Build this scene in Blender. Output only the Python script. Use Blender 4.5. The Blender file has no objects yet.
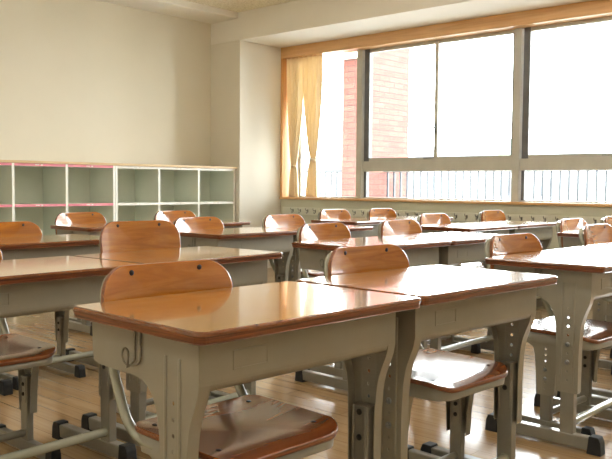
import bpy, bmesh, math, random
from mathutils import Vector, Matrix
from mathutils.geometry import tessellate_polygon
random.seed(7)
PI = math.pi
scene = bpy.context.scene
COL = scene.collection
H0 = 0.82          # camera height above the floor

# ------------------------------------------------------------------ materials
def lin(c):
    return tuple(((x/255)/12.92 if x/255 <= .04045 else (((x/255)+.055)/1.055)**2.4) for x in c) + (1,)

def new_mat(name):
    m = bpy.data.materials.new(name); m.use_nodes = True
    nt = m.node_tree; b = nt.nodes['Principled BSDF']
    return m, nt, b

def N(nt, kind, **kw):
    n = nt.nodes.new(kind)
    for k, v in kw.items():
        if k in n.inputs: n.inputs[k].default_value = v
        else: setattr(n, k, v)
    return n

def ramp(nt, stops, fac):
    r = nt.nodes.new('ShaderNodeValToRGB')
    els = r.color_ramp.elements
    while len(els) < len(stops): els.new(.5)
    for e, (p, c) in zip(els, stops): e.position = p; e.color = lin(c)
    nt.links.new(fac, r.inputs[0]); return r

def coords(nt, scale=(1,1,1), shift=False, rot=(0,0,0)):
    tc = nt.nodes.new('ShaderNodeTexCoord'); mp = nt.nodes.new('ShaderNodeMapping')
    mp.inputs['Scale'].default_value = scale; mp.inputs['Rotation'].default_value = rot
    nt.links.new(tc.outputs['Object'], mp.inputs['Vector'])
    if shift:
        oi = nt.nodes.new('ShaderNodeObjectInfo')
        mu = nt.nodes.new('ShaderNodeMath'); mu.operation = 'MULTIPLY'; mu.inputs[1].default_value = 37.
        nt.links.new(oi.outputs['Random'], mu.inputs[0])
        nt.links.new(mu.outputs[0], mp.inputs['Location'])
    return mp.outputs['Vector']

def bump(nt, b, fac, strength, dist):
    bp = nt.nodes.new('ShaderNodeBump'); bp.inputs['Strength'].default_value = strength
    bp.inputs['Distance'].default_value = dist
    nt.links.new(fac, bp.inputs['Height']); nt.links.new(bp.outputs[0], b.inputs['Normal'])

def wood(name, stops, scale, rough, coat=0., coat_rough=.08, shift=True, wear=None, rv=.05, distort=.6, bstr=.05, spec=.5):
    m, nt, b = new_mat(name)
    v = coords(nt, scale, shift)
    n1 = N(nt, 'ShaderNodeTexNoise', Scale=1., Detail=6., Roughness=.62, Distortion=distort)
    nt.links.new(v, n1.inputs['Vector'])
    r = ramp(nt, stops, n1.outputs['Fac'])
    col = r.outputs[0]
    if wear:
        vw = coords(nt, wear[1], shift)
        n2 = N(nt, 'ShaderNodeTexNoise', Scale=1., Detail=4., Roughness=.7)
        nt.links.new(vw, n2.inputs['Vector'])
        r2 = ramp(nt, [(wear[2], (0,0,0)), (min(1, wear[2]+.06), (255,255,255))], n2.outputs['Fac'])
        mx = nt.nodes.new('ShaderNodeMixRGB'); mx.inputs[2].default_value = lin(wear[0])
        nt.links.new(r2.outputs[0], mx.inputs[0]); nt.links.new(col, mx.inputs[1]); col = mx.outputs[0]
    nt.links.new(col, b.inputs['Base Color'])
    b.inputs['Roughness'].default_value = rough
    b.inputs['Specular IOR Level'].default_value = spec
    b.inputs['Coat Weight'].default_value = coat; b.inputs['Coat Roughness'].default_value = coat_rough; b.inputs['Coat IOR'].default_value = 1.6
    # slow roughness variation: hand-worn varnish
    v3 = coords(nt, (7, 7, 7), shift)
    n3 = N(nt, 'ShaderNodeTexNoise', Scale=1., Detail=3.)
    nt.links.new(v3, n3.inputs['Vector'])
    mr = nt.nodes.new('ShaderNodeMapRange'); mr.inputs['To Min'].default_value = max(.02, rough-rv); mr.inputs['To Max'].default_value = rough+rv
    nt.links.new(n3.outputs['Fac'], mr.inputs['Value']); nt.links.new(mr.outputs[0], b.inputs['Roughness'])
    if bstr: bump(nt, b, n1.outputs['Fac'], bstr, .0015)
    return m

def paint(name, c1, c2, scale=3., rough=.5, bs=0., bscale=200., metal=0., detail=4., spec=.5, stretch=(1,1,1), coat=0.):
    m, nt, b = new_mat(name)
    v = coords(nt, stretch)
    n = N(nt, 'ShaderNodeTexNoise', Scale=scale, Detail=detail, Roughness=.6)
    nt.links.new(v, n.inputs['Vector'])
    r = ramp(nt, [(.35, c1), (.65, c2)], n.outputs['Fac'])
    nt.links.new(r.outputs[0], b.inputs['Base Color'])
    b.inputs['Roughness'].default_value = rough; b.inputs['Metallic'].default_value = metal
    b.inputs['Specular IOR Level'].default_value = spec; b.inputs['Coat Weight'].default_value = coat
    b.inputs['Coat Roughness'].default_value = .15
    if bs:
        n2 = N(nt, 'ShaderNodeTexNoise', Scale=bscale, Detail=3.)
        nt.links.new(v, n2.inputs['Vector']); bump(nt, b, n2.outputs['Fac'], bs, .002)
    return m

M = {}
M['veneer'] = wood('desk_veneer', [(.30, (142,92,34)), (.46, (174,120,50)), (.62, (194,142,66)), (.8, (160,106,42))], (1.6, 52, 52), .2, coat=1., coat_rough=.07, rv=.05, bstr=0)
M['veneer'].node_tree.nodes['Principled BSDF'].inputs['Coat IOR'].default_value = 1.5
M['edge'] = wood('desk_edge_wood', [(.36, (54,26,12)), (.5, (106,54,24)), (.66, (134,74,36))], (5, 6, 260), .3, coat=.4, coat_rough=.15, wear=((206,170,130), (60,60,260), .76))
M['worn'] = wood('desk_edge_bevel', [(.3, (92,50,24)), (.6, (124,72,36)), (.75, (150,96,54))], (30, 30, 60), .25, coat=.5, wear=((226,206,180), (46,46,46), .69))
M['back'] = wood('chair_back_plywood', [(.28, (142,78,20)), (.5, (172,102,28)), (.75, (192,126,46))], (3.2, 3, 34), .22, coat=1., coat_rough=.07, distort=1.2, bstr=0)
M['back'].node_tree.nodes['Principled BSDF'].inputs['Coat IOR'].default_value = 1.72
M['seat'] = wood('chair_seat_plywood', [(.28, (108,54,24)), (.5, (140,76,38)), (.78, (164,98,54))], (3.0, 26, 26), .2, coat=.9, coat_rough=.12, distort=1.0, bstr=0)
M['ply'] = wood('plywood_edge', [(.35, (88,46,22)), (.55, (132,76,38)), (.7, (168,110,64))], (8, 260, 260), .4, coat=.2)
M['steel'] = paint('greige_enamel_steel', (136,132,118), (144,140,126), 5, .32, bs=.02, bscale=400, spec=.5, coat=.35)
M['post'] = paint('grey_enamel_post', (118,115,104), (130,127,116), 7, .28, spec=.6, coat=.4)
M['tube'] = paint('grey_green_tube', (146,148,132), (158,160,144), 6, .22, spec=.6, coat=.6)
M['rubber'] = paint('dark_rubber', (34,36,38), (46,48,50), 30, .55, spec=.3)
M['screw'] = paint('zinc_screw', (120,124,126), (150,152,152), 60, .3, metal=.9)
M['screwdark'] = paint('dark_rivet', (30,27,25), (44,39,35), 60, .5, metal=.0, spec=.3)
M['hookwire'] = paint('hook_wire', (110,106,96), (136,132,120), 40, .3, metal=.7)
M['wall'] = paint('cream_wallpaper', (222,217,200), (226,221,205), 1.2, .85, bs=.12, bscale=160, spec=.2)
M['pillar'] = paint('pale_wall_paint', (222,219,208), (226,223,212), 1.2, .8, bs=.08, bscale=160, spec=.2)
M['sillwall'] = paint('grey_green_wall', (196,196,176), (202,202,183), 2, .75, bs=.06, bscale=160, spec=.25)
M['beam'] = paint('white_beam_paint', (232,230,222), (236,234,227), 1.2, .8, spec=.2)
M['woodframe'] = wood('window_wood', [(.3, (200,154,100)), (.55, (218,174,120)), (.8, (228,188,138))], (30, 1.4, 30), .38, coat=.2, shift=False)
M['woodjamb'] = wood('window_jamb_wood', [(.3, (200,146,88)), (.55, (220,168,108)), (.8, (230,182,126))], (30, 30, 1.4), .38, coat=.2, shift=False)
M['topboard'] = wood('shelf_top_wood', [(.3, (196,168,124)), (.6, (210,184,142)), (.8, (220,198,160))], (1.4, 30, 30), .4, coat=.1, shift=False)
M['alu'] = paint('window_aluminium', (184,184,176), (192,192,184), 8, .35, metal=.0, spec=.5)
M['aludark'] = paint('window_aluminium_dark', (92,94,96), (104,106,108), 8, .35, metal=.0)
M['white'] = paint('white_melamine', (236,237,230), (241,242,236), 6, .4)
M['pink'] = paint('pink_edging', (226,138,156), (234,150,168), 14, .4)
M['inner'] = paint('shelf_interior', (212,216,203), (218,221,209), 3, .6)
M['concrete'] = paint('pale_concrete', (214,212,206), (226,224,218), 6, .85, bs=.1)
M['rail'] = paint('railing_grey_metal', (36,40,46), (48,52,58), 10, .5)
M['strip'] = paint('hook_rail_board', (214,214,198), (220,220,205), 4, .5)
M['hookmetal'] = paint('hook_metal', (96,98,94), (130,132,126), 40, .35, metal=.7)
M['sticker'] = paint('grey_sticker', (136,138,132), (176,178,172), 60, .5)
M['fill_lamp_body'] = paint('fill_lamp_body_white', (232,232,228), (238,238,234), 4, .5)
M['foliage'] = paint('far_foliage', (74,82,76), (96,104,94), 2, .9)
M['roof'] = paint('far_roof', (76,80,88), (92,96,104), 2, .8)
M['farwall'] = paint('far_wall', (206,206,206), (224,224,222), 1, .8)
M['farglass'] = paint('far_window_glass', (70,76,86), (84,90,100), 1, .3)
M['ground'] = paint('outside_ground', (172,172,166), (190,190,184), .3, .9)

# ceiling board: pitted acoustic texture
def mk_ceiling():
    m, nt, b = new_mat('acoustic_ceiling')
    v = coords(nt, (1,1,1))
    n = N(nt, 'ShaderNodeTexNoise', Scale=60., Detail=6., Roughness=.75); nt.links.new(v, n.inputs['Vector'])
    r = ramp(nt, [(.38, (206,200,176)), (.52, (236,231,212)), (.7, (240,236,220))], n.outputs['Fac'])
    nt.links.new(r.outputs[0], b.inputs['Base Color']); b.inputs['Roughness'].default_value = .95
    b.inputs['Specular IOR Level'].default_value = .1
    bump(nt, b, n.outputs['Fac'], .5, .004); return m
M['ceiling'] = mk_ceiling()

def mk_floor():
    m, nt, b = new_mat('floor_boards')
    v = coords(nt, (1,1,1), rot=(0,0,PI/2))
    br = nt.nodes.new('ShaderNodeTexBrick')
    br.offset = .37; br.offset_frequency = 2
    br.inputs['Color1'].default_value = lin((190,163,124)); br.inputs['Color2'].default_value = lin((178,150,112))
    br.inputs['Mortar'].default_value = lin((150,120,84)); br.inputs['Scale'].default_value = 1.
    br.inputs['Mortar Size'].default_value = .0016; br.inputs['Mortar Smooth'].default_value = .2
    br.inputs['Brick Width'].default_value = .9; br.inputs['Row Height'].default_value = .075
    nt.links.new(v, br.inputs['Vector'])
    v2 = coords(nt, (30, 1.6, 1))
    n = N(nt, 'ShaderNodeTexNoise', Scale=1., Detail=6., Roughness=.65, Distortion=.4); nt.links.new(v2, n.inputs['Vector'])
    r = ramp(nt, [(.3, (214,196,172)), (.7, (255,250,244))], n.outputs['Fac'])
    mx = nt.nodes.new('ShaderNodeMixRGB'); mx.blend_type = 'MULTIPLY'; mx.inputs[0].default_value = .8
    nt.links.new(br.outputs['Color'], mx.inputs[1]); nt.links.new(r.outputs[0], mx.inputs[2])
    nt.links.new(mx.outputs[0], b.inputs['Base Color'])
    v3 = coords(nt, (3,3,3)); n3 = N(nt, 'ShaderNodeTexNoise', Scale=1., Detail=5.); nt.links.new(v3, n3.inputs['Vector'])
    mr = nt.nodes.new('ShaderNodeMapRange'); mr.inputs['To Min'].default_value = .14; mr.inputs['To Max'].default_value = .32
    nt.links.new(n3.outputs['Fac'], mr.inputs['Value']); nt.links.new(mr.outputs[0], b.inputs['Roughness'])
    b.inputs['Coat Weight'].default_value = .5; b.inputs['Coat Roughness'].default_value = .12
    bump(nt, b, n3.outputs['Fac'], .12, .01)
    return m
M['floor'] = mk_floor()

def mk_brick():
    m, nt, b = new_mat('red_brick')
    tc = nt.nodes.new('ShaderNodeTexCoord'); sp = nt.nodes.new('ShaderNodeSeparateXYZ'); cb = nt.nodes.new('ShaderNodeCombineXYZ')
    nt.links.new(tc.outputs['Object'], sp.inputs[0])
    ad = nt.nodes.new('ShaderNodeMath'); ad.operation = 'ADD'
    nt.links.new(sp.outputs[0], ad.inputs[0]); nt.links.new(sp.outputs[1], ad.inputs[1])
    nt.links.new(ad.outputs[0], cb.inputs[0]); nt.links.new(sp.outputs[2], cb.inputs[1])
    br = nt.nodes.new('ShaderNodeTexBrick')
    br.inputs['Color1'].default_value = lin((90,46,38)); br.inputs['Color2'].default_value = lin((108,60,50))
    br.inputs['Mortar'].default_value = lin((50,34,32)); br.inputs['Scale'].default_value = 1.
    br.inputs['Mortar Size'].default_value = .006; br.inputs['Brick Width'].default_value = .21; br.inputs['Row Height'].default_value = .07
    nt.links.new(cb.outputs[0], br.inputs['Vector'])
    nt.links.new(br.outputs['Color'], b.inputs['Base Color']); b.inputs['Roughness'].default_value = .85
    bump(nt, b, br.outputs['Fac'], -.5, .006); return m
M['brick'] = mk_brick()

def mk_glass():
    m = bpy.data.materials.new('window_glass'); m.use_nodes = True; nt = m.node_tree; nt.nodes.clear()
    o = nt.nodes.new('ShaderNodeOutputMaterial'); t = nt.nodes.new('ShaderNodeBsdfTransparent'); g = nt.nodes.new('ShaderNodeBsdfGlossy')
    g.inputs['Roughness'].default_value = .01; t.inputs[0].default_value = (.96,.98,.97,1)
    f = nt.nodes.new('ShaderNodeFresnel'); f.inputs[0].default_value = 1.35
    mx = nt.nodes.new('ShaderNodeMixShader')
    nt.links.new(f.outputs[0], mx.inputs[0]); nt.links.new(t.outputs[0], mx.inputs[1]); nt.links.new(g.outputs[0], mx.inputs[2])
    nt.links.new(mx.outputs[0], o.inputs[0]); return m
M['glass'] = mk_glass()

def mk_curtain():
    m = bpy.data.materials.new('cream_curtain_cloth'); m.use_nodes = True; nt = m.node_tree; nt.nodes.clear()
    o = nt.nodes.new('ShaderNodeOutputMaterial'); d = nt.nodes.new('ShaderNodeBsdfDiffuse'); t = nt.nodes.new('ShaderNodeBsdfTranslucent')
    v = coords(nt, (90, 90, 5)); n = N(nt, 'ShaderNodeTexNoise', Scale=1., Detail=3.); nt.links.new(v, n.inputs['Vector'])
    r = ramp(nt, [(.3, (242,228,198)), (.7, (249,237,212))], n.outputs['Fac'])
    nt.links.new(r.outputs[0], d.inputs[0]); nt.links.new(r.outputs[0], t.inputs[0])
    mx = nt.nodes.new('ShaderNodeMixShader'); mx.inputs[0].default_value = .22
    nt.links.new(d.outputs[0], mx.inputs[1]); nt.links.new(t.outputs[0], mx.inputs[2]); nt.links.new(mx.outputs[0], o.inputs[0]); return m
M['curtain'] = mk_curtain()

def mk_emit(name, c, s):
    m = bpy.data.materials.new(name); m.use_nodes = True; nt = m.node_tree; nt.nodes.clear()
    o = nt.nodes.new('ShaderNodeOutputMaterial'); e = nt.nodes.new('ShaderNodeEmission'); e.inputs[0].default_value = c; e.inputs[1].default_value = s
    nt.links.new(e.outputs[0], o.inputs[0]); return m

# ------------------------------------------------------------------ mesh helpers
def link(name, bm, mats, parent=None, smooth=35., loc=(0,0,0), rot=None, bevel=0.):
    if bevel:
        pass
    bmesh.ops.recalc_face_normals(bm, faces=bm.faces)
    me = bpy.data.meshes.new(name); bm.to_mesh(me); bm.free()
    if not isinstance(mats, (list, tuple)): mats = [mats]
    for m in mats: me.materials.append(m)
    if smooth:
        for p in me.polygons: p.use_smooth = True
        me.set_sharp_from_angle(angle=math.radians(smooth))
    o = bpy.data.objects.new(name, me); COL.objects.link(o)
    o.location = loc
    if rot is not None: o.rotation_euler = rot
    if parent: o.parent = parent
    if bevel:
        b = o.modifiers.new('bevel', 'BEVEL'); b.width = bevel; b.segments = 2; b.limit_method = 'ANGLE'; b.angle_limit = math.radians(50)
    return o

def box(bm, x0, x1, y0, y1, z0, z1, mi=0):
    vs = [bm.verts.new(p) for p in [(x0,y0,z0),(x1,y0,z0),(x1,y1,z0),(x0,y1,z0),(x0,y0,z1),(x1,y0,z1),(x1,y1,z1),(x0,y1,z1)]]
    for f in [(0,3,2,1),(4,5,6,7),(0,1,5,4),(1,2,6,5),(2,3,7,6),(3,0,4,7)]:
        bm.faces.new([vs[i] for i in f]).material_index = mi
    return vs

def mbox(*a, mi=0):
    bm = bmesh.new(); box(bm, *a, mi=mi); return bm

def prism(bm, pts, axis, a0, a1, mi=0):
    """closed outline pts (2D) extruded along axis from a0 to a1."""
    def P(p, a):
        return {'x': (a, p[0], p[1]), 'y': (p[0], a, p[1]), 'z': (p[0], p[1], a)}[axis]
    A = [bm.verts.new(P(p, a0)) for p in pts]; B = [bm.verts.new(P(p, a1)) for p in pts]
    n = len(pts)
    for i in range(n):
        j = (i+1) % n
        bm.faces.new([A[i], A[j], B[j], B[i]]).material_index = mi
    for ring in (A[::-1], B):
        try: bm.faces.new(ring).material_index = mi
        except ValueError: pass

def tube(bm, pts, r, seg=10, mi=0, caps=True, flat=1.):
    pts = [Vector(p) for p in pts]; rings = []
    up = Vector((0, 0, 1))
    prev = None
    for i, p in enumerate(pts):
        d = (pts[min(i+1, len(pts)-1)] - pts[max(i-1, 0)]).normalized()
        if prev is None:
            a = d.cross(up if abs(d.z) < .9 else Vector((1, 0, 0))).normalized()
        else:
            a = (prev - d * prev.dot(d)).normalized()
        prev = a; b = d.cross(a)
        rr = r[i] if isinstance(r, (list, tuple)) else r
        rings.append([bm.verts.new(p + a*math.cos(2*PI*k/seg)*rr + b*math.sin(2*PI*k/seg)*rr*flat) for k in range(seg)])
    for A, B in zip(rings, rings[1:]):
        for k in range(seg):
            bm.faces.new([A[k], A[(k+1) % seg], B[(k+1) % seg], B[k]]).material_index = mi
    if caps:
        bm.faces.new(rings[0][::-1]).material_index = mi; bm.faces.new(rings[-1]).material_index = mi

def smooth_path(pts, n=6):
    """Catmull-Rom through pts."""
    P = [Vector(p) for p in pts]; P = [P[0]*2-P[1]] + P + [P[-1]*2-P[-2]]; out = []
    for i in range(1, len(P)-2):
        for k in range(n):
            t = k/n; a, b, c, d = P[i-1], P[i], P[i+1], P[i+2]
            out.append(.5*((2*b)+(c-a)*t+(2*a-5*b+4*c-d)*t*t+(3*b-a-3*c+d)*t**3))
    out.append(P[-2]); return out

def disc(bm, c, axis, r, h, seg=12, mi=0, dome=True):
    c = Vector(c); ax = Vector(axis).normalized()
    pts = [c, c+ax*h*.5, c+ax*h]
    tube(bm, pts, [r, r*.95, r*.5 if dome else r*.9], seg, mi)

def rrect(x0, x1, y0, y1, r, seg=6):
    rs = r if isinstance(r, (list, tuple)) else (r,)*4     # corners: x0y0, x1y0, x1y1, x0y1
    out = []
    for (cx, cy, a0, rr) in ((x0+rs[0], y0+rs[0], PI, rs[0]), (x1-rs[1], y0+rs[1], 1.5*PI, rs[1]), (x1-rs[2], y1-rs[2], 0, rs[2]), (x0+rs[3], y1-rs[3], .5*PI, rs[3])):
        for k in range(seg+1):
            a = a0 + .5*PI*k/seg; out.append((cx+rr*math.cos(a), cy+rr*math.sin(a)))
    return out

def shell(bm, outline, fn, rings=7, mi_top=0, mi_edge=1, mi_bot=0):
    """plate whose outline is 2-D, whose two faces follow fn(u, v, side)."""
    cx = sum(p[0] for p in outline)/len(outline); cy = sum(p[1] for p in outline)/len(outline)
    n = len(outline); sides = []
    for s in (0, 1):
        rr = []
        for k in range(1, rings+1):
            t = k/rings
            rr.append([bm.verts.new(fn(cx+(p[0]-cx)*t, cy+(p[1]-cy)*t, s)) for p in outline])
        c = bm.verts.new(fn(cx, cy, s)); mi = mi_top if s else mi_bot
        for i in range(n): bm.faces.new([c, rr[0][i], rr[0][(i+1) % n]]).material_index = mi
        for A, B in zip(rr, rr[1:]):
            for i in range(n): bm.faces.new([A[i], B[i], B[(i+1) % n], A[(i+1) % n]]).material_index = mi
        sides.append(rr[-1])
    A, B = sides
    for i in range(n): bm.faces.new([A[i], A[(i+1) % n], B[(i+1) % n], B[i]]).material_index = mi_edge

def plate_holes(bm, outline, holes, fn, hr, hseg=8, mi=0, skip_edges=(), depth=.02, flange_dir=1):
    """thin plate with round holes: outline and holes in 2D (y,z), placed by fn(y,z,d); the rim is folded back by depth."""
    loops = [[Vector((p[0], p[1], 0)) for p in outline]]
    for h in holes:
        loops.append([Vector((h[0]+hr*math.cos(-2*PI*k/hseg), h[1]+hr*math.sin(-2*PI*k/hseg), 0)) for k in range(hseg)])
    flat = [p for l in loops for p in l]
    tris = tessellate_polygon(loops)
    vs = [bm.verts.new(fn(p.x, p.y, 0)) for p in flat]
    for t in tris:
        try: bm.faces.new([vs[i] for i in t]).material_index = mi
        except ValueError: pass
    n = len(outline)
    rim = [bm.verts.new(fn(p[0], p[1], depth)) for p in outline]
    for i in range(n):
        if i in skip_edges: continue
        j = (i+1) % n
        bm.faces.new([vs[i], vs[j], rim[j], rim[i]]).material_index = mi

def solidify(o, t, off=0):
    m = o.modifiers.new('thickness', 'SOLIDIFY'); m.thickness = t; m.offset = off; return o

def empty(name, loc=(0,0,0), rz=0.):
    o = bpy.data.objects.new(name, None); COL.objects.link(o); o.location = loc; o.rotation_euler = (0, 0, rz)
    o.empty_display_size = .1; return o

def tag(o, label=None, cat=None, group=None, kind=None):
    if label: o['label'] = label
    if cat: o['category'] = cat
    if group: o['group'] = group
    if kind: o['kind'] = kind
    return o

KIDS = {}
def kids(o): return [c for c in COL.objects if c.parent == o]
def copy_tree(o, parent=None):
    c = o.copy(); COL.objects.link(c); c.parent = parent
    for ch in kids(o): copy_tree(ch, c)
    return c

# ------------------------------------------------------------------ the desk
def make_desk():
    """centre of the footprint at the origin; y=-.2 is the closed front, y=+.2 the pupil's side."""
    R = empty('school_desk')
    TOP = .5865
    # top board: veneer face, rounded worn rim, layered wood edge
    bm = bmesh.new()
    prof = [(0.0, TOP-.021, 1), (.0012, TOP-.0195, 1), (.0, TOP-.012, 1), (-.0016, TOP-.0065, 2), (-.0012, TOP-.0038, 2), (.0004, TOP-.0014, 2), (.0036, TOP, 0)]
    rings = []
    for ins, z, mi in prof:
        rings.append([bm.verts.new((p[0], p[1], z)) for p in rrect(-.2972+ins, .2972-ins, -.2+ins, .200-ins, .017, 4)])
    n = len(rings[0])
    for k, (A, B) in enumerate(zip(rings, rings[1:])):
        for i in range(n): bm.faces.new([A[i], A[(i+1) % n], B[(i+1) % n], B[i]]).material_index = (1, 1, 1, 2, 2, 2)[k]
    bm.faces.new(rings[-1]).material_index = 0; bm.faces.new(rings[0][::-1]).material_index = 1
    link('tabletop', bm, [M['veneer'], M['edge'], M['worn']], R, 0)
    # storage box: front panel, rounded fold, bottom, lip; profile in (y, z)
    U = TOP - .0215
    yb = lambda y: y - .1685
    dz = lambda z: z - .007*min(1, max(0, (U-z)/.07))
    prof = [(yb(.0165), U), (yb(.0165), .53), (yb(.0165), .502), (yb(.0165), .499)]
    for k in range(7):
        a = PI + .5*PI*k/6; prof.append((yb(.0165)+.02+.02*math.cos(a), .497+.02*math.sin(a)))
    prof += [(yb(.325), .484), (yb(.338), .488), (yb(.340), .498)]
    prof = [(a, dz(b)) for a, b in prof]
    bm = bmesh.new(); A = [bm.verts.new((-.2605, p[0], p[1])) for p in prof]; B = [bm.verts.new((.2605, p[0], p[1])) for p in prof]
    for i in range(len(prof)-1): bm.faces.new([A[i], A[i+1], B[i+1], B[i]])
    sb = solidify(link('storage_box', bm, M['steel'], R, 0), .002)
    # embossed name-card frame on the front panel
    bm = bmesh.new(); x0, x1, z0, z1 = -.190, -.108, .503, .537; y = yb(.0155)
    for (a, b, c, d) in ((x0, x1, z0, z0+.0025), (x0, x1, z1-.0025, z1), (x0, x0+.0025, z0+.0025, z1-.0025), (x1-.0025, x1, z0+.0025, z1-.0025)): box(bm, a, b, y-.0012, y+.0012, c, d)
    link('card_frame', bm, M['steel'], sb, 0)
    # side plates with their deep narrowing leg sleeve
    sm = lambda P, n=3: [(p.x, p.y) for p in smooth_path([(a, b, 0) for a, b in P], n)]
    o = [(.0165, U), (.0165, .50)] + sm([(.0165, .492), (.0215, .470), (.0315, .445), (.0410, .418), (.0470, .385), (.0500, .345), (.0515, .300)]) + [(.0515, .190), (.055, .186), (.119, .186), (.1225, .190)]
    i_bot = len(o) - 3
    o += sm([(.1235, .300), (.1255, .370), (.130, .410), (.139, .440), (.155, .463), (.178, .477), (.210, .4815)]) + [(.325, .4835), (.338, .488), (.342, .498), (.346, U)]
    out = [(yb(a), dz(b)) for a, b in o]
    holes = [(yb(.0865), z) for z in (.445, .416, .388, .360, .331, .303, .275, .246, .218)]
    for s in (-1, 1):
        bm = bmesh.new(); X = .263*s
        plate_holes(bm, out, holes, lambda a, b, d: (X - s*d, a, b), .0042, 8, depth=.024, skip_edges=(i_bot, len(out)-1))
        sp = solidify(link('side_panel', bm, M['steel'], R, 0), .0018)
        # pressed ribs each side of the hole row, on the outer face
        for yy in (.067, .107):
            bm = bmesh.new()
            tube(bm, [(X+s*.0002, yb(yy), .525), (X+s*.0016, yb(yy), .515), (X+s*.0016, yb(yy), .215), (X+s*.0002, yb(yy), .205)], .0034, 6)
            link('pressed_rib', bm, M['steel'], sp, 60)
        for z in (.331, .275):
            bm = bmesh.new(); c = X+s*.001
            tube(bm, [(c, yb(.0865), z), (c+s*.003, yb(.0865), z), (c+s*.0045, yb(.0865), z), (c+s*.0046, yb(.0865), z), (c+s*.008, yb(.0865), z)], [.0078, .0076, .0060, .0042, .0036], 12)
            link('bolt', bm, M['screw'], sp, 40)
        # inner telescoping post with a notched inner face
        xi, xo = X - s*.030, X - s*.003
        xa, xb = min(xi, xo), max(xi, xo)
        bm = bmesh.new()
        prism(bm, [(yb(.064), .045), (yb(.109), .045), (yb(.109), .345), (yb(.064), .345)], 'x', xa, xb)
        lg = link('leg', bm, M['post'], R, 0, bevel=.003)
        xr = X - s*.031
        for yy in (.070, .103):
            bm = bmesh.new(); tube(bm, [(xr, yb(yy), .215), (xr-s*.0012, yb(yy), .225), (xr-s*.0012, yb(yy), .338), (xr, yb(yy), .345)], .0026, 6)
            link('guide_rib', bm, M['post'], lg, 60)
        for z in (.331, .275):
            bm = bmesh.new(); disc(bm, (xr, yb(.0865), z), (-s,0,0), .0072, .004, 10)
            link('inner_bolt', bm, M['screwdark'], lg, 40)
        # foot bar and its rubber caps
        fx0, fx1 = X-.016-s*.016, X+.016-s*.016
        bm = bmesh.new(); box(bm, fx0, fx1, yb(.002), yb(.342), .010, .050)
        ft = link('foot', bm, M['post'], R, 0, bevel=.004)
        for (ya, yc, dr) in ((-.028, .012, 1), (.368, .328, -1)):
            bm = bmesh.new(); d = dr
            prism(bm, [(yb(ya), 0), (yb(yc+.006*d), 0), (yb(yc), .056), (yb(ya+.010*d), .056), (yb(ya+.003*d), .040)], 'x', fx0-.003, fx1+.003)
            link('rubber_cap', bm, M['rubber'], ft, 0, bevel=.003)
        # bag hook: two wires down the side plate and a ring turned outward
        bm = bmesh.new(); q = lambda d, yy, zz: (X+s*d, yb(yy), zz)
        tube(bm, smooth_path([q(.001,.180,.560), q(.003,.180,.550), q(.003,.180,.515), q(.005,.182,.501), q(.010,.190,.496), q(.017,.205,.497), q(.019,.212,.506), q(.019,.213,.518), q(.018,.207,.526), q(.016,.200,.520), q(.016,.200,.508), q(.015,.203,.494), q(.012,.209,.490), q(.006,.203,.497), q(.003,.198,.507), q(.003,.198,.550), q(.001,.198,.560)], 5), .0022, 7)
        link('bag_hook', bm, M['hookwire'], R, 60)
    bm = bmesh.new(); tube(bm, [(-.236, yb(.083), .078), (.236, yb(.083), .078)], .0135, 16, caps=True)
    cb = link('crossbar', bm, M['tube'], R, 40)
    for s in (-1, 1):
        bm = bmesh.new(); tube(bm, [(s*.235, yb(.083), .078), (s*.2325, yb(.083), .078)], .0165, 14); link('weld_collar', bm, M['tube'], cb, 40)
    return R

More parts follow.
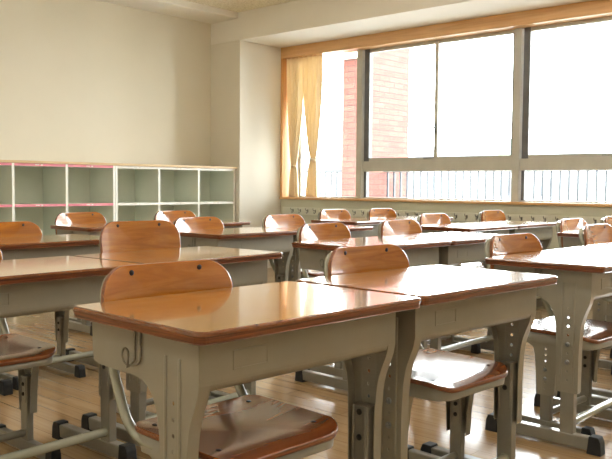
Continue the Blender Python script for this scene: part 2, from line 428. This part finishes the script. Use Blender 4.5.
# ------------------------------------------------------------------ the chair
def make_chair():
    """origin on the floor under the middle of the seat's front edge; the pupil looks towards -y."""
    R = empty('school_chair')
    # seat: saddle-shaped plywood
    def fs(x, y, s):
        z = .338 - .010*max(0, (0.06-y)/.06)**2 + .010*max(0, (y-.2)/.1)**2 + .010*(abs(x)/.17)**3 - .006*math.exp(-((x/.1)**2 + ((y-.17)/.09)**2))
        return (x, y, z + (0 if s else -.012))
    bm = bmesh.new(); shell(bm, rrect(-.166, .166, 0, .288, (.055, .055, .035, .035), 8), fs, 8)
    seat = link('seat', bm, [M['seat'], M['ply']], R, 50, bevel=.003)
    for x in (-.125, .125):
        for y in (.060, .258):
            bm = bmesh.new(); disc(bm, (x, y, fs(x, y, 1)[2]-.001), (0,0,1), .0062, .0025, 12); link('seat_rivet', bm, M['screwdark'], seat, 40)
    # pressed steel tray rim under the seat
    bm = bmesh.new(); ol = rrect(-.161, .161, .005, .276, (.053, .053, .03, .03), 8)
    T = [bm.verts.new((p[0], p[1], fs(p[0], p[1], 0)[2]-.0005)) for p in ol]; Bt = [bm.verts.new((p[0]*.985, .15+(p[1]-.15)*.985, .300)) for p in ol]
    for i in range(len(ol)): bm.faces.new([T[i], T[(i+1) % len(ol)], Bt[(i+1) % len(ol)], Bt[i]])
    bm.faces.new(Bt)
    solidify(link('seat_frame', bm, M['steel'], R, 40), .002, -1)
    # backrest: curved plywood
    def fb(x, z, s):
        y = .390 + .020*((z-.45)/.2) - .029*(abs(x)/.18)**2
        return (x, y + (-.013 if s else 0), z)
    bm = bmesh.new(); shell(bm, rrect(-.171, .171, .460, .650, (.045, .045, .066, .066), 9), fb, 8)
    back = link('backrest', bm, [M['back'], M['ply']], R, 50, bevel=.0025)
    for x in (-.090, .090):
        for z in (.634, .490):
            p = fb(x, z, 1); bm = bmesh.new(); disc(bm, (p[0], p[1]+.001, p[2]), (0,-1,0), .0064, .004, 12); link('rivet', bm, M['screwdark'], back, 40)
    # bent tube that carries the backrest: from seat bracket back and up, over behind the plywood and down
    path = [(.150, .215, .316), (.150, .258, .319), (.151, .292, .332), (.152, .318, .358), (.152, .340, .400), (.152, .366, .46), (.150, .392, .56), (.145, .402, .595), (.126, .412, .622), (.09, .4205, .629), (0, .4225, .629)]
    path = path + [(-x, y, z) for (x, y, z) in path[-2::-1]]
    bm = bmesh.new(); tube(bm, smooth_path(path, 5), .0105, 12); link('back_tube', bm, M['tube'], R, 60)
    # sleeves, posts, feet
    o = [(.116, .322), (.112, .300), (.120, .260), (.128, .200), (.132, .130), (.195, .130), (.198, .200), (.203, .262), (.210, .286), (.232, .298), (.262, .306), (.266, .322)]
    for s in (-1, 1):
        X = .154*s; bm = bmesh.new()
        holes = [(.164, z) for z in (.285, .265, .245, .225, .172, .152)]
        plate_holes(bm, o, holes, lambda a, b, d: (X - s*d, a, b), .0035, 8, depth=.022, skip_edges=(4, 11))
        sp = solidify(link('side_bracket', bm, M['steel'], R, 0), .0018)
        for z in (.215, .185):
            bm = bmesh.new(); disc(bm, (X+s*.001, .164, z), (s,0,0), .0068, .005, 10)
            link('bolt', bm, M['screw'], sp, 40)
        bm = bmesh.new(); xa, xb = sorted((X-s*.003, X-s*.025)); box(bm, xa, xb, .145, .183, .042, .240)
        lg = link('leg', bm, M['post'], R, 0, bevel=.003)
        xr = X - s*.026
        for z in (.215, .185):
            bm = bmesh.new(); disc(bm, (xr, .164, z), (-s,0,0), .0062, .004, 10); link('inner_bolt', bm, M['screwdark'], lg, 40)
        for yy in (.151, .177):
            bm = bmesh.new(); tube(bm, [(xr, yy, .16), (xr, yy, .236)], .0022, 6); link('guide_rib', bm, M['post'], lg, 40)
        fx0, fx1 = sorted((X-s*.001, X-s*.027))
        bm = bmesh.new(); box(bm, fx0, fx1, .022, .336, .008, .044); ft = link('foot', bm, M['post'], R, 0, bevel=.004)
        for (ya, yc, d) in ((-.005, .032, 1), (.362, .326, -1)):
            bm = bmesh.new()
            prism(bm, [(ya, 0), (yc+.005*d, 0), (yc, .050), (ya+.009*d, .050), (ya+.003*d, .035)], 'x', fx0-.003, fx1+.003)
            link('rubber_cap', bm, M['rubber'], ft, 0, bevel=.003)
    bm = bmesh.new(); tube(bm, [(-.130, .164, .066), (.130, .164, .066)], .0115, 14); link('crossbar', bm, M['post'], R, 40)
    return R

# ------------------------------------------------------------------ placing desks and chairs
def put(o, x, y, rz):
    o.location = (x, y, 0); o.rotation_euler = (0, 0, math.radians(rz))

def place_desk(o, x0, y0, rz):
    """x0, y0: near left corner of the top."""
    a = math.radians(rz); cx, cy = .299, .2
    put(o, x0 + cx*math.cos(a) - cy*math.sin(a), y0 + cx*math.sin(a) + cy*math.cos(a), rz)

DESKS = [
 (.810, .955, -1.93, 'front desk nearest the camera, wire bag hook on its left side and chipped top corner'),
 (1.420, .945, -3.09, 'front desk right of the nearest one, its top glaring white to the right corner'),
 (.817, 1.890, 1.67, 'desk cut off by the left edge, just behind the nearest front desk'),
 (1.420, 1.908, 1.67, 'desk behind the nearest one, showing between the big left backrest and the front pair'),
 (1.440, 2.890, 0, 'third desk back at the left edge, thin strip of top above dark panel'),
 (2.345, .928, 0, 'desk at right with side panel, holed leg sleeve and foot fully in view'),
 (2.945, .928, 0, 'desk cut by the right edge, joined to the one showing its holed leg'),
 (2.385, 1.854, -1.5, 'middle desk whose left corner and hook show right behind the front pair'),
 (2.9855, 1.838, -1.5, 'middle desk with small card frame seen over the white front top, right of the seam'),
 (2.490, 2.801, 0, 'desk left of centre whose worn front left corner points down, before the shelf'),
 (3.0895, 2.801, 0, 'desk behind centre with pale thin right end showing left of a white-glaring backrest'),
 (2.360, 3.687, 0, 'farthest desk on the left, thin top edge in front of the pink-edged shelves'),
 (2.9595, 3.687, 0, 'farthest left row desk whose right tip ends before the pale pillar'),
 (4.056, 3.231, 0, 'back desk by the window wall under the curtained window, left of its pair'),
 (4.6555, 3.231, 0, 'back desk by the window wall, right one of the pair below the first mullion'),
 (3.942, 2.330, -.4, 'desk near the window wall with dark reddish left edge, left of its pair'),
 (4.5415, 2.326, -.4, 'desk near the window wall at right of the pair, its sleeve holes showing below'),
 (3.946, 1.413, 0, 'small far desk corner at right whose pale side panel curves beside a chair'),
 (4.5455, 1.413, 0, 'far desk almost hidden at the right edge below the window sill'),
]
GD = 'school desks standing in pairs'
d0 = make_desk()
for i, (x, y, rz, lab) in enumerate(DESKS):
    o = d0 if i == 0 else copy_tree(d0)
    place_desk(o, x, y, rz); tag(o, lab, 'desk', GD)

# chairs: (x of seat centre, y of seat front edge, rotation, extra height, label)
CHAIRS = [
 (1.069, 1.000, -2, 0, 'chair of the nearest desk, large orange backrest and brown seat under its front'),
 (1.777, 1.004, -3, 0, 'chair pushed under the right front desk, seat shining white and backrest above the top'),
 (1.065, 2.060, 0, 0, 'chair at the left edge, dark brown seat showing under the second row desk'),
 (1.762, 2.062, -3, .034, 'chair with the big plain backrest standing higher than others, left of centre'),
 (1.705, 2.940, 0, 0, 'chair cut by the left edge, low orange backrest above the third row desk'),
 (2.625, .992, -3.5, 0, 'chair at right under the desk with the holed sleeve, backrest half white with glare'),
 (3.690, 1.104, 0, 0, 'chair at the right edge whose worn backrest stands behind the right front desk'),
 (2.735, 1.985, -1, 0, 'chair in the middle, orange backrest with white left half right of the tallest backrest'),
 (3.322, 1.975, 0, 0, 'chair in the middle with almost all white backrest between two desk rows'),
 (2.735, 2.858, 0, 0, 'orange chair backrest at the worn corner desk in front of the shelf\'s right end'),
 (3.390, 2.858, 0, 0, 'chair before the pale pillar foot, backrest glaring white on its left half'),
 (2.632, 3.820, 0, 0, 'chair with orange backrest in front of the pink-edged shelves'),
 (3.300, 3.760, 0, 0, 'chair in front of the white shelves, backrest partly behind another orange one'),
 (4.412, 3.330, 0, 0, 'farthest chair under the curtained window beside the row of coat hooks'),
 (4.930, 3.290, 0, 0, 'far chair below the first window mullion, right of the farthest one'),
 (4.290, 2.400, 0, 0, 'far chair below the middle of the first big window, white with orange right end'),
 (5.235, 2.512, 0, 0, 'far chair just left of the broad mullion, its backrest all white'),
 (4.245, 1.470, 0, 0, 'far chair below the right big window, dark left edge at the small far desk'),
 (4.850, 1.470, 0, 0, 'far chair cut by the right edge just below the window sill'),
]
GC = 'plywood school chairs at the desks'
c0 = make_chair()
for i, (x, y, rz, up, lab) in enumerate(CHAIRS):
    o = c0 if i == 0 else copy_tree(c0)
    put(o, x, y, rz); tag(o, lab, 'chair', GC)
    if up:      # this chair is set one notch higher on its legs
        for ch in kids(o):
            if ch.name.split('.')[0] in ('seat', 'seat_frame', 'backrest', 'back_tube', 'side_bracket'): ch.location.z += up
# ------------------------------------------------------------------ the room
XW, XP, YP, YB = 5.774, 5.209, 5.565, 5.98
ZC = 2.445; ZS = H0+1.364; ZH = H0+1.258; ZL = H0-.1155
XL, YF = -2.1, -2.9
def struct(name, bm, mats, parent=None, **k):
    o = link(name, bm, mats, parent, **k); 
    if parent is None: o['kind'] = 'structure'
    return o
struct('floor', mbox(XL-.1, XW+.2, YF-.1, YB+.15, -.06, 0), M['floor'], smooth=0)
struct('ceiling', mbox(XL-.1, XW+.3, YF-.1, YB+.15, ZC, ZC+.1), M['ceiling'], smooth=0)
struct('wall_back', mbox(XL-.1, XP+.02, YB, YB+.12, 0, ZC), M['wall'], smooth=0)
struct('wall_front', mbox(XL-.1, XW+.2, YF-.12, YF, 0, ZC), M['wall'], smooth=0)
bm = bmesh.new(); box(bm, XL-.12, XL, YF, YB, 0, ZC); struct('wall_left', bm, M['wall'], smooth=0)
YW = .05        # the windows end here, at the next pillar
bm = bmesh.new(); box(bm, XP, XW+.24, YF, YW, 0, ZS); struct('wall_front_pillar', bm, M['pillar'], smooth=0, bevel=.004)
# window wall: low wall, pillar and beam
bm = bmesh.new(); box(bm, XW, XW+.2, YW, YP, 0, ZL-.022); struct('wall_right', bm, M['sillwall'], smooth=0)
bm = bmesh.new(); box(bm, XP, XW+.24, YP, YB+.15, 0, ZS); struct('wall_pillar', bm, M['pillar'], smooth=0, bevel=.004)
bm = bmesh.new(); box(bm, XP, XW+.24, YF, YB+.15, ZS, ZC); struct('trim_window_beam', bm, M['beam'], smooth=0, bevel=.003)
bm = bmesh.new(); box(bm, XL, XP, 5.594, YB, H0+1.567, ZC); struct('trim_back_beam', bm, M['beam'], smooth=0, bevel=.003)
bm = bmesh.new(); box(bm, XL, XP, YB-.012, YB, 0, .07); struct('baseboard_back', bm, M['topboard'], smooth=0)
bm = bmesh.new(); box(bm, XW-.012, XW, YF, YP, 0, .07); struct('baseboard_right', bm, M['topboard'], smooth=0)

# window: wooden lining and aluminium frames
D = .165
Y1 = YW+.001
wr = empty('window_1', (XW, 4.0, 0)); wr['kind'] = 'structure'
def wpart(name, bm, mat, parent=None, bevel=.002, **k):
    bmesh.ops.translate(bm, verts=bm.verts, vec=(-XW, -4.0, 0))
    return link(name, bm, mat, parent or wr, 0, bevel=bevel, **k)
wpart('wood_header', mbox(XW-.012, XW+D, Y1, YP-.0005, ZH, ZS-.001), M['woodframe'])
wpart('wood_jamb', mbox(XW-.012, XW+D, YP-.028, YP-.0005, ZL, ZH), M['woodjamb'])
wpart('window_sill', mbox(XW-.022, XW+D+.03, Y1, YP-.0005, ZL-.022, ZL), M['woodframe'], bevel=.004)
F0, F1 = XW+.11, XW+.165       # aluminium frame plane
def post(y0, y1, mat='alu', x0=F0, x1=F1, z0=ZL, z1=ZH, name='mullion'):
    return wpart(name, mbox(x0, x1, y0, y1, z0, z1), M[mat])
ZT0, ZT1, ZR = H0+.134, H0+.228, H0+.278
# mullions: first at the curtain window, then one every 1.6 m towards the camera
pitch = 1.592
for k in range(5):
    yb_ = 4.545 - pitch*k - (.0 if k == 0 else .06*0)
    if yb_ < Y1+.5: break
    post(yb_+.062, yb_+.125, 'alu', F0-.03, F1, name='mullion')
    post(yb_, yb_+.055, 'aludark', F0, F1-.01, z0=ZT1, name='sash_stile')
    post(yb_+.030, yb_+.056, 'aludark', F0+.005, F1-.01, z1=ZT0, name='lower_stile')
    yn = max(yb_ - pitch + .125, Y1)
    wpart('transom', mbox(F0-.01, F1, yn, yb_+.062, ZT0, ZT1), M['alu'])
    wpart('sash_rail', mbox(F0+.005, F1-.01, yn, yb_+.0, ZT1, ZR-.02), M['alu'])
    wpart('sash_rail', mbox(F0+.005, F1-.01, yn, yb_+.0, ZH-.03, ZH), M['alu'])
    ym = yn + (yb_-yn)*.5
    if k == 0: ym = 3.80
    st = wpart('meeting_stile', mbox(F0-.002, F1-.02, ym, ym+.034, ZT1+.03, ZH), M['alu'])
    if k < 2:
        wpart('far_stile', mbox(F0+.006, F1-.012, yn, yn+.028, ZT1+.03, ZH), M['aludark'])
    bm = bmesh.new(); box(bm, F0-.014, F0-.001, ym+.008, ym+.024, H0+.46, H0+.54); box(bm, F0-.022, F0-.012, ym+.006, ym+.030, H0+.50, H0+.52)
    wpart('sash_latch', bm, M['aludark'], st)
    bm = bmesh.new(); box(bm, F0-.010, F0-.001, ym+.010, ym+.022, H0+.33, H0+.345); wpart('latch_stop', bm, M['aludark'], st)
    wpart('sticker', mbox(F0-.0012, F0+.006, ym+.04, ym+.14, ZT1+.01, ZT1+.03), M['sticker'], bevel=0)
    wpart('pane', mbox(F0+.02, F0+.024, yn, yb_, ZR-.02, ZH-.03), M['glass'], bevel=0)
    wpart('pane', mbox(F0+.02, F0+.024, yn, yb_+.03, ZL, ZT0), M['glass'], bevel=0)
# full-height pane behind the curtains
post(5.40, 5.44, 'alu', F0, F1, name='side_stile'); wpart('pane', mbox(F0+.02, F0+.024, 4.67, 5.537, ZL, ZH), M['glass'], bevel=0)
wpart('lower_rail', mbox(F0, F1, Y1, YP-.028, ZL, ZL+.012), M['alu'])

# curtains ---------------------------------------------------------------
def curtain(name, ytop0, ytop1, ywaist, wwaist, ybot0, ybot1, zw, x, folds, label):
    """hanging panel gathered at a tie; y runs across, z down."""
    bm = bmesh.new(); nu, nv = folds*8, 40; z0, z1 = ZL+.004, ZH+.01
    g = []
    for j in range(nv+1):
        z = z1 + (z0-z1)*j/nv
        if z > zw:
            t = ((z1-z)/(z1-zw))**2.2
            a = ytop0 + (ywaist-wwaist/2-ytop0)*t; b = ytop1 + (ywaist+wwaist/2-ytop1)*t
        else:
            t = ((zw-z)/(zw-z0))**.7
            a = (ywaist-wwaist/2) + (ybot0-ywaist+wwaist/2)*t; b = (ywaist+wwaist/2) + (ybot1-ywaist-wwaist/2)*t
        row = []
        for i in range(nu+1):
            u = i/nu; amp = .026*(1 if abs(z-zw) > .12 else .45+.55*abs(z-zw)/.12)
            yy = a + (b-a)*u
            xx = x + amp*math.sin(u*folds*2*PI + .5*math.sin(j*.12)) + .004*math.sin(u*17+j*.2)
            row.append(bm.verts.new((xx, yy, z)))
        g.append(row)
    for A, B in zip(g, g[1:]):
        for i in range(nu): bm.faces.new([A[i], A[i+1], B[i+1], B[i]])
    R = empty(name, (x, ywaist, ZL)); tag(R, label, 'curtain', 'tied cream curtains')
    bmesh.ops.translate(bm, verts=bm.verts, vec=(-x, -ywaist, -ZL))
    solidify(link('cloth', bm, M['curtain'], R, 60), .0012)
    bm = bmesh.new(); pts = [(math.cos(a)*.024, math.sin(a)*(wwaist/2+.006), zw-ZL+.008*math.sin(a)) for a in [2*PI*k/20 for k in range(21)]]
    for k in range(20):
        p, q = Vector(pts[k]), Vector(pts[k+1]); h = Vector((0,0,.018))
        bm.faces.new([bm.verts.new(p-h), bm.verts.new(q-h), bm.verts.new(q+h), bm.verts.new(p+h)])
    bmesh.ops.remove_doubles(bm, verts=bm.verts, dist=.0001)
    solidify(link('tieback', bm, M['curtain'], R, 60), .002)
curtain('curtain', 5.33, 5.535, 5.44, .050, 5.385, 5.49, H0+.19, XW+.058, 4, 'left cream curtain tied at its waist beside the wooden window jamb')
curtain('curtain', 5.085, 5.325, 5.185, .055, 5.135, 5.265, H0+.25, XW+.058, 4, 'right cream curtain tied at its waist, nearer the brick pier')
bm = bmesh.new(); tube(bm, [(XW+.055, 4.3, ZH+.018), (XW+.055, 5.53, ZH+.018)], .008, 8)
bmesh.ops.translate(bm, verts=bm.verts, vec=(-XW, -4., 0)); link('curtain_rail', bm, M['alu'], wr, 60)

# coat-hook rail under the window ------------------------------------------
hr = empty('coat_hook_rail', (XW, 3.2, .5)); tag(hr, 'pale board with a row of small metal coat hooks below the window sill', 'coat hooks')
z0_, z1_ = -.285*1.0+H0-.5, -.213*1.0+H0-.5
link('mounting_board', mbox(-.012, -.0005, -2.2, 2.33, z0_, z1_), M['strip'], hr, 0, bevel=.002)
y = 5.381; k = 0
while y > 1.3:
    bm = bmesh.new(); yy = y-3.2; zz = H0-.246-.5
    box(bm, -.015, -.011, yy-.006, yy+.006, zz-.014, zz+.014)
    tube(bm, smooth_path([(-.014, yy, zz+.010), (-.034, yy, zz+.004), (-.048, yy, zz+.016), (-.046, yy, zz+.026)], 4), .0032, 6)
    tube(bm, smooth_path([(-.014, yy, zz-.006), (-.026, yy, zz-.022), (-.036, yy, zz-.018), (-.038, yy, zz-.008)], 4), .0028, 6)
    link('hook', bm, M['hookmetal'], hr, 60)
    y -= .098; k += 1

# shelf units ---------------------------------------------------------------
YS = 5.612; ZTOP = H0+.172
cell = .4485; t = .020
XR_ = 5.197
def shelf_unit(x0, n, trim, label):
    W = n*cell; R = empty('cubby_shelf', (x0+W/2, YS+.17, 0)); tag(R, label, 'shelf', 'cubby shelves along the back wall')
    ox, oy = -(x0+W/2), -(YS+.17)
    def add(name, a, mat, par=R, bev=0.): return link(name, mbox(a[0]+ox, a[1]+ox, a[2]+oy, a[3]+oy, a[4], a[5]), mat, par, 0, bevel=bev)
    Y0, Y1_ = YS+.004, YB-.014
    rows = [ZTOP-.028, H0-.158, H0-.158-.33]
    add('back_panel', (x0, x0+W, Y1_-.008, Y1_, .06, ZTOP-.02), M['inner'])
    add('plinth', (x0+.002, x0+W-.002, Y0+.02, Y1_, 0, .06), M['white'])
    for i in range(n+1):
        e0 = x0 + i*cell - t/2
        if i == 0: e0 = x0
        if i == n: e0 = x0 + W - t
        p = add('side_board' if i in (0, n) else 'divider', (e0, e0+t, Y0, Y1_-.008, .06, ZTOP-.02), M['inner'])
        add('front_edging', (e0, e0+t, YS, Y0, .06, ZTOP-.02), M['white'], p)
    for j, z in enumerate([ZTOP-.020] + rows[1:] + [.08]):
        for i in range(n):
            a = x0+i*cell+(t if i == 0 else t/2); b = x0+(i+1)*cell-(t if i == n-1 else t/2)
            p = add('shelf_board', (a, b, Y0, Y1_-.008, z-t, z), M['inner'])
            c = add('front_edging', (a, b, YS-.0005, Y0, z-t, z), M[trim] if j < 3 else M['white'], p)
            bm = bmesh.new(); m_ = (a+b)/2+ox
            box(bm, m_-.045, m_-.012, YS-.0012+oy, YS-.0004+oy, z-t*.62, z-t*.35); box(bm, m_+.002, m_+.018, YS-.0012+oy, YS-.0004+oy, z-t*.7, z-t*.3)
            if j < 2: link('name_strip', bm, M['white'] if trim == 'pink' else M['strip'], c, 0)
    return R
shelf_unit(XR_-3*cell, 3, 'white', 'white cubby shelf unit against the back wall beside the pillar')
shelf_unit(XR_-6*cell-.004, 3, 'pink', 'cubby shelf unit with pink front edging at left against the back wall')
tp = link('shelf_top', mbox(-1.36, 1.365, -.182, .182, 0, .020), M['topboard'], None, 0, loc=(XR_-1.36+.02, YS+.168, ZTOP-.0198), bevel=.003)
tag(tp, 'long pale wooden board lying across the tops of both cubby shelves', 'shelf top')

# ------------------------------------------------------------------ added ceiling fill lamps (lit; unseen above the frame)
def make_fill_lamp():
    R = empty('fill_ceiling_lamp')
    link('fill_lamp_housing', mbox(-.11, .11, -.62, .62, -.035, -.001), M['fill_lamp_body'], R, 0, bevel=.006)
    for x in (-.05, .05):
        bm = bmesh.new(); tube(bm, [(x, -.58, -.055), (x, .58, -.055)], .014, 12); link('fill_lamp_tube', bm, M['fill_lamp_tube'], R, 60)
    return R
# ------------------------------------------------------------------ outside
tag(link('brick_pier', mbox(-.555, .555, -.115, .115, -.1, 3.6), M['brick'], None, 0, loc=(8.345, 6.32, 0)), 'red brick pier outside the window beside the curtains', 'brick pier')
tag(link('concrete_beam', mbox(-.09, .09, -1.4, 1.4, -.07, .07), M['concrete'], None, 0, loc=(7.69, 7.45, H0+1.645), bevel=.004), 'white concrete beam meeting the brick pier outside the window', 'beam')
rf = link('balcony_roof', mbox(XW+.24, 7.60, 6.20, 9.6, H0+1.70, H0+1.85), M['concrete'], None, 0); rf['kind'] = 'structure'
bl = link('balcony_floor', mbox(XW+.24, 8.6, -4, 9.5, -.2, -.10), M['concrete'], None, 0); bl['kind'] = 'structure'
link_wall = struct('trim_outer_wall', mbox(XW+.2, XW+.24, YF, YP, -.2, ZL-.03), M['concrete'], smooth=0)
def railing(y0, y1, label):
    R = empty('balcony_railing', (8.37, (y0+y1)/2, -.1)); tag(R, label, 'railing', 'pale bar railings on the balcony'); c = (y0+y1)/2
    link('top_rail', mbox(-.02, .02, y0-c, y1-c, 1.10, 1.14), M['rail'], R, 0, bevel=.004)
    link('bottom_rail', mbox(-.015, .015, y0-c, y1-c, .06, .09), M['rail'], R, 0)
    n = int((y1-y0)/.1015)
    for k in range(n):
        yy = y1 - .06 - k*.1015 - c
        link('bar', mbox(-.012, .012, yy-.012, yy+.012, .001, 1.10), M['rail'], R, 0)
railing(-1.9, 6.205, 'long pale metal bar railing seen through the lower window panes')
railing(6.44, 9.4, 'short far stretch of bar railing left of the brick pier')
gr = link('outside_ground', mbox(-20, 140, -60, 160, -7.1, -7.0), M['ground'], None, 0); gr['kind'] = 'structure'
def building(x, y, w, d, z1, rz, label, roofc='roof'):
    R = empty('house', (x, y, -7.0), rz); tag(R, label, 'building', 'far houses beyond the balcony')
    link('house_wall', mbox(-w/2, w/2, -d/2, d/2, 0, z1+7), M['farwall'], R, 0)
    bm = bmesh.new(); prism(bm, [(-w/2-.5, z1+7), (w/2+.5, z1+7), (w/2-1.2, z1+8.1), (-w/2+1.2, z1+8.1)], 'y', -d/2-.5, d/2+.5); link('roof', bm, M[roofc], R, 0)
    k = 0
    for yy in range(int(-d/2)+1, int(d/2)-1, 3):
        link('window', mbox(-w/2-.08, -w/2+.02, yy, yy+1.3, z1+4.6, z1+5.9), M['farglass'], R, 0); k += 1
building(58, 29, 8, 8, 2.6, .2, 'far pale house with grey roof seen low through the right big pane')
building(62, 41, 8, 8, 2.9, .15, 'far pale house seen low left of the broad mullion')
building(66, 19, 9, 7, 2.8, .1, 'far pale house near the right edge of the photo')
building(60, 53, 8, 8, 2.4, .2, 'far pale house low behind the first sliding window')
def tree(x, y, r, h, label):
    R = empty('tree', (x, y, -7.0)); tag(R, label, 'tree', 'far trees beyond the balcony')
    bm = bmesh.new(); tube(bm, [(0,0,0), (.1,0,h*.5), (0,.1,h-.5*r)], [.3,.22,.15], 8); link('trunk', bm, M['roof'], R, 60)
    bm = bmesh.new(); rnd = random.Random(int(x*10+y))
    for k in range(10):
        bmesh.ops.create_icosphere(bm, subdivisions=2, radius=r*rnd.uniform(.4,.62), matrix=Matrix.Translation((rnd.uniform(-.6,.6)*r, rnd.uniform(-.6,.6)*r, h+rnd.uniform(-.4,.5)*r)))
    for v in bm.verts: v.co += Vector((rnd.uniform(-.1,.1), rnd.uniform(-.1,.1), rnd.uniform(-.1,.1)))*r*.6
    link('foliage', bm, M['foliage'], R, 60)
tree(48, 24.5, 1.6, 9.8, 'far tree between the houses in the right big pane')
tree(50, 15.5, 1.5, 9.8, 'far tree by the right edge of the photo')
tree(50, 40, 1.8, 9.6, 'far tree low behind the first sliding window')

# ------------------------------------------------------------------ light
w = bpy.data.worlds.new('world'); scene.world = w; w.use_nodes = True
nt = w.node_tree; bg = nt.nodes['Background']
SKY = 20.0
tc = nt.nodes.new('ShaderNodeTexCoord'); nz = nt.nodes.new('ShaderNodeTexNoise'); nz.inputs['Scale'].default_value = 1.6; nz.inputs['Detail'].default_value = 5
nt.links.new(tc.outputs['Generated'], nz.inputs['Vector'])
cr = nt.nodes.new('ShaderNodeValToRGB'); cr.color_ramp.elements[0].position = .3; cr.color_ramp.elements[0].color = (.90,.95,1,1); cr.color_ramp.elements[1].position = .7; cr.color_ramp.elements[1].color = (1,1,1,1)
nt.links.new(nz.outputs['Fac'], cr.inputs[0]); nt.links.new(cr.outputs[0], bg.inputs['Color']); bg.inputs['Strength'].default_value = SKY

def portal(x, y0, y1, z0, z1, sgn):
    l = bpy.data.lights.new('sky_portal', 'AREA'); l.shape = 'RECTANGLE'; l.size = z1-z0; l.size_y = y1-y0
    l.cycles.is_portal = True
    o = bpy.data.objects.new('sky_portal', l); COL.objects.link(o)
    o.location = (x, (y0+y1)/2, (z0+z1)/2); o.rotation_euler = (0, sgn*PI/2, 0)
portal(XW+.25, Y1, YP, ZL, ZH, 1)

# unseen fluorescent fittings, added to brighten the left side daylight leaves too dark
M['fill_lamp_tube'] = mk_emit('fill_lamp_tube_glow', (1, .95, .86, 1), 27.)
l0 = make_fill_lamp(); i = 0
for x in (-.9, 1.3, 3.5):
    for yy in (-1.6, .5, 2.6):
        o = l0 if i == 0 else copy_tree(l0)
        o.location = (x, yy, ZC); i += 1
        tag(o, 'added ceiling fill lamp with two glowing tubes above the desks, outside the photo', 'lamp', 'added ceiling fill lamps')

# ------------------------------------------------------------------ camera
yaw, pitch_, roll = math.radians(47.892), math.radians(3.1538), math.radians(.4574)
fw = Vector((math.sin(yaw)*math.cos(pitch_), math.cos(yaw)*math.cos(pitch_), -math.sin(pitch_)))
rt = Vector((math.cos(yaw), -math.sin(yaw), 0)); up = rt.cross(fw)
r2 = rt*math.cos(roll)+up*math.sin(roll); u2 = -rt*math.sin(roll)+up*math.cos(roll)
cam = bpy.data.cameras.new('camera'); co = bpy.data.objects.new('camera', cam); COL.objects.link(co)
co.matrix_world = Matrix(((r2.x, u2.x, -fw.x, 0), (r2.y, u2.y, -fw.y, 0), (r2.z, u2.z, -fw.z, H0), (0,0,0,1)))
cam.sensor_width = 36; cam.lens = 797.317/612*36; cam.clip_start = .05; cam.clip_end = 500
scene.camera = co
vs = scene.view_settings; vs.view_transform = 'Standard'; vs.look = 'None'; vs.exposure = .22; vs.gamma = 1.; vs.use_curve_mapping = False
scene.cycles.use_denoising = True
scene.cycles.max_bounces = 10; scene.cycles.diffuse_bounces = 6; scene.cycles.glossy_bounces = 4; scene.cycles.transparent_max_bounces = 12
scene.cycles.sample_clamp_indirect = 8.
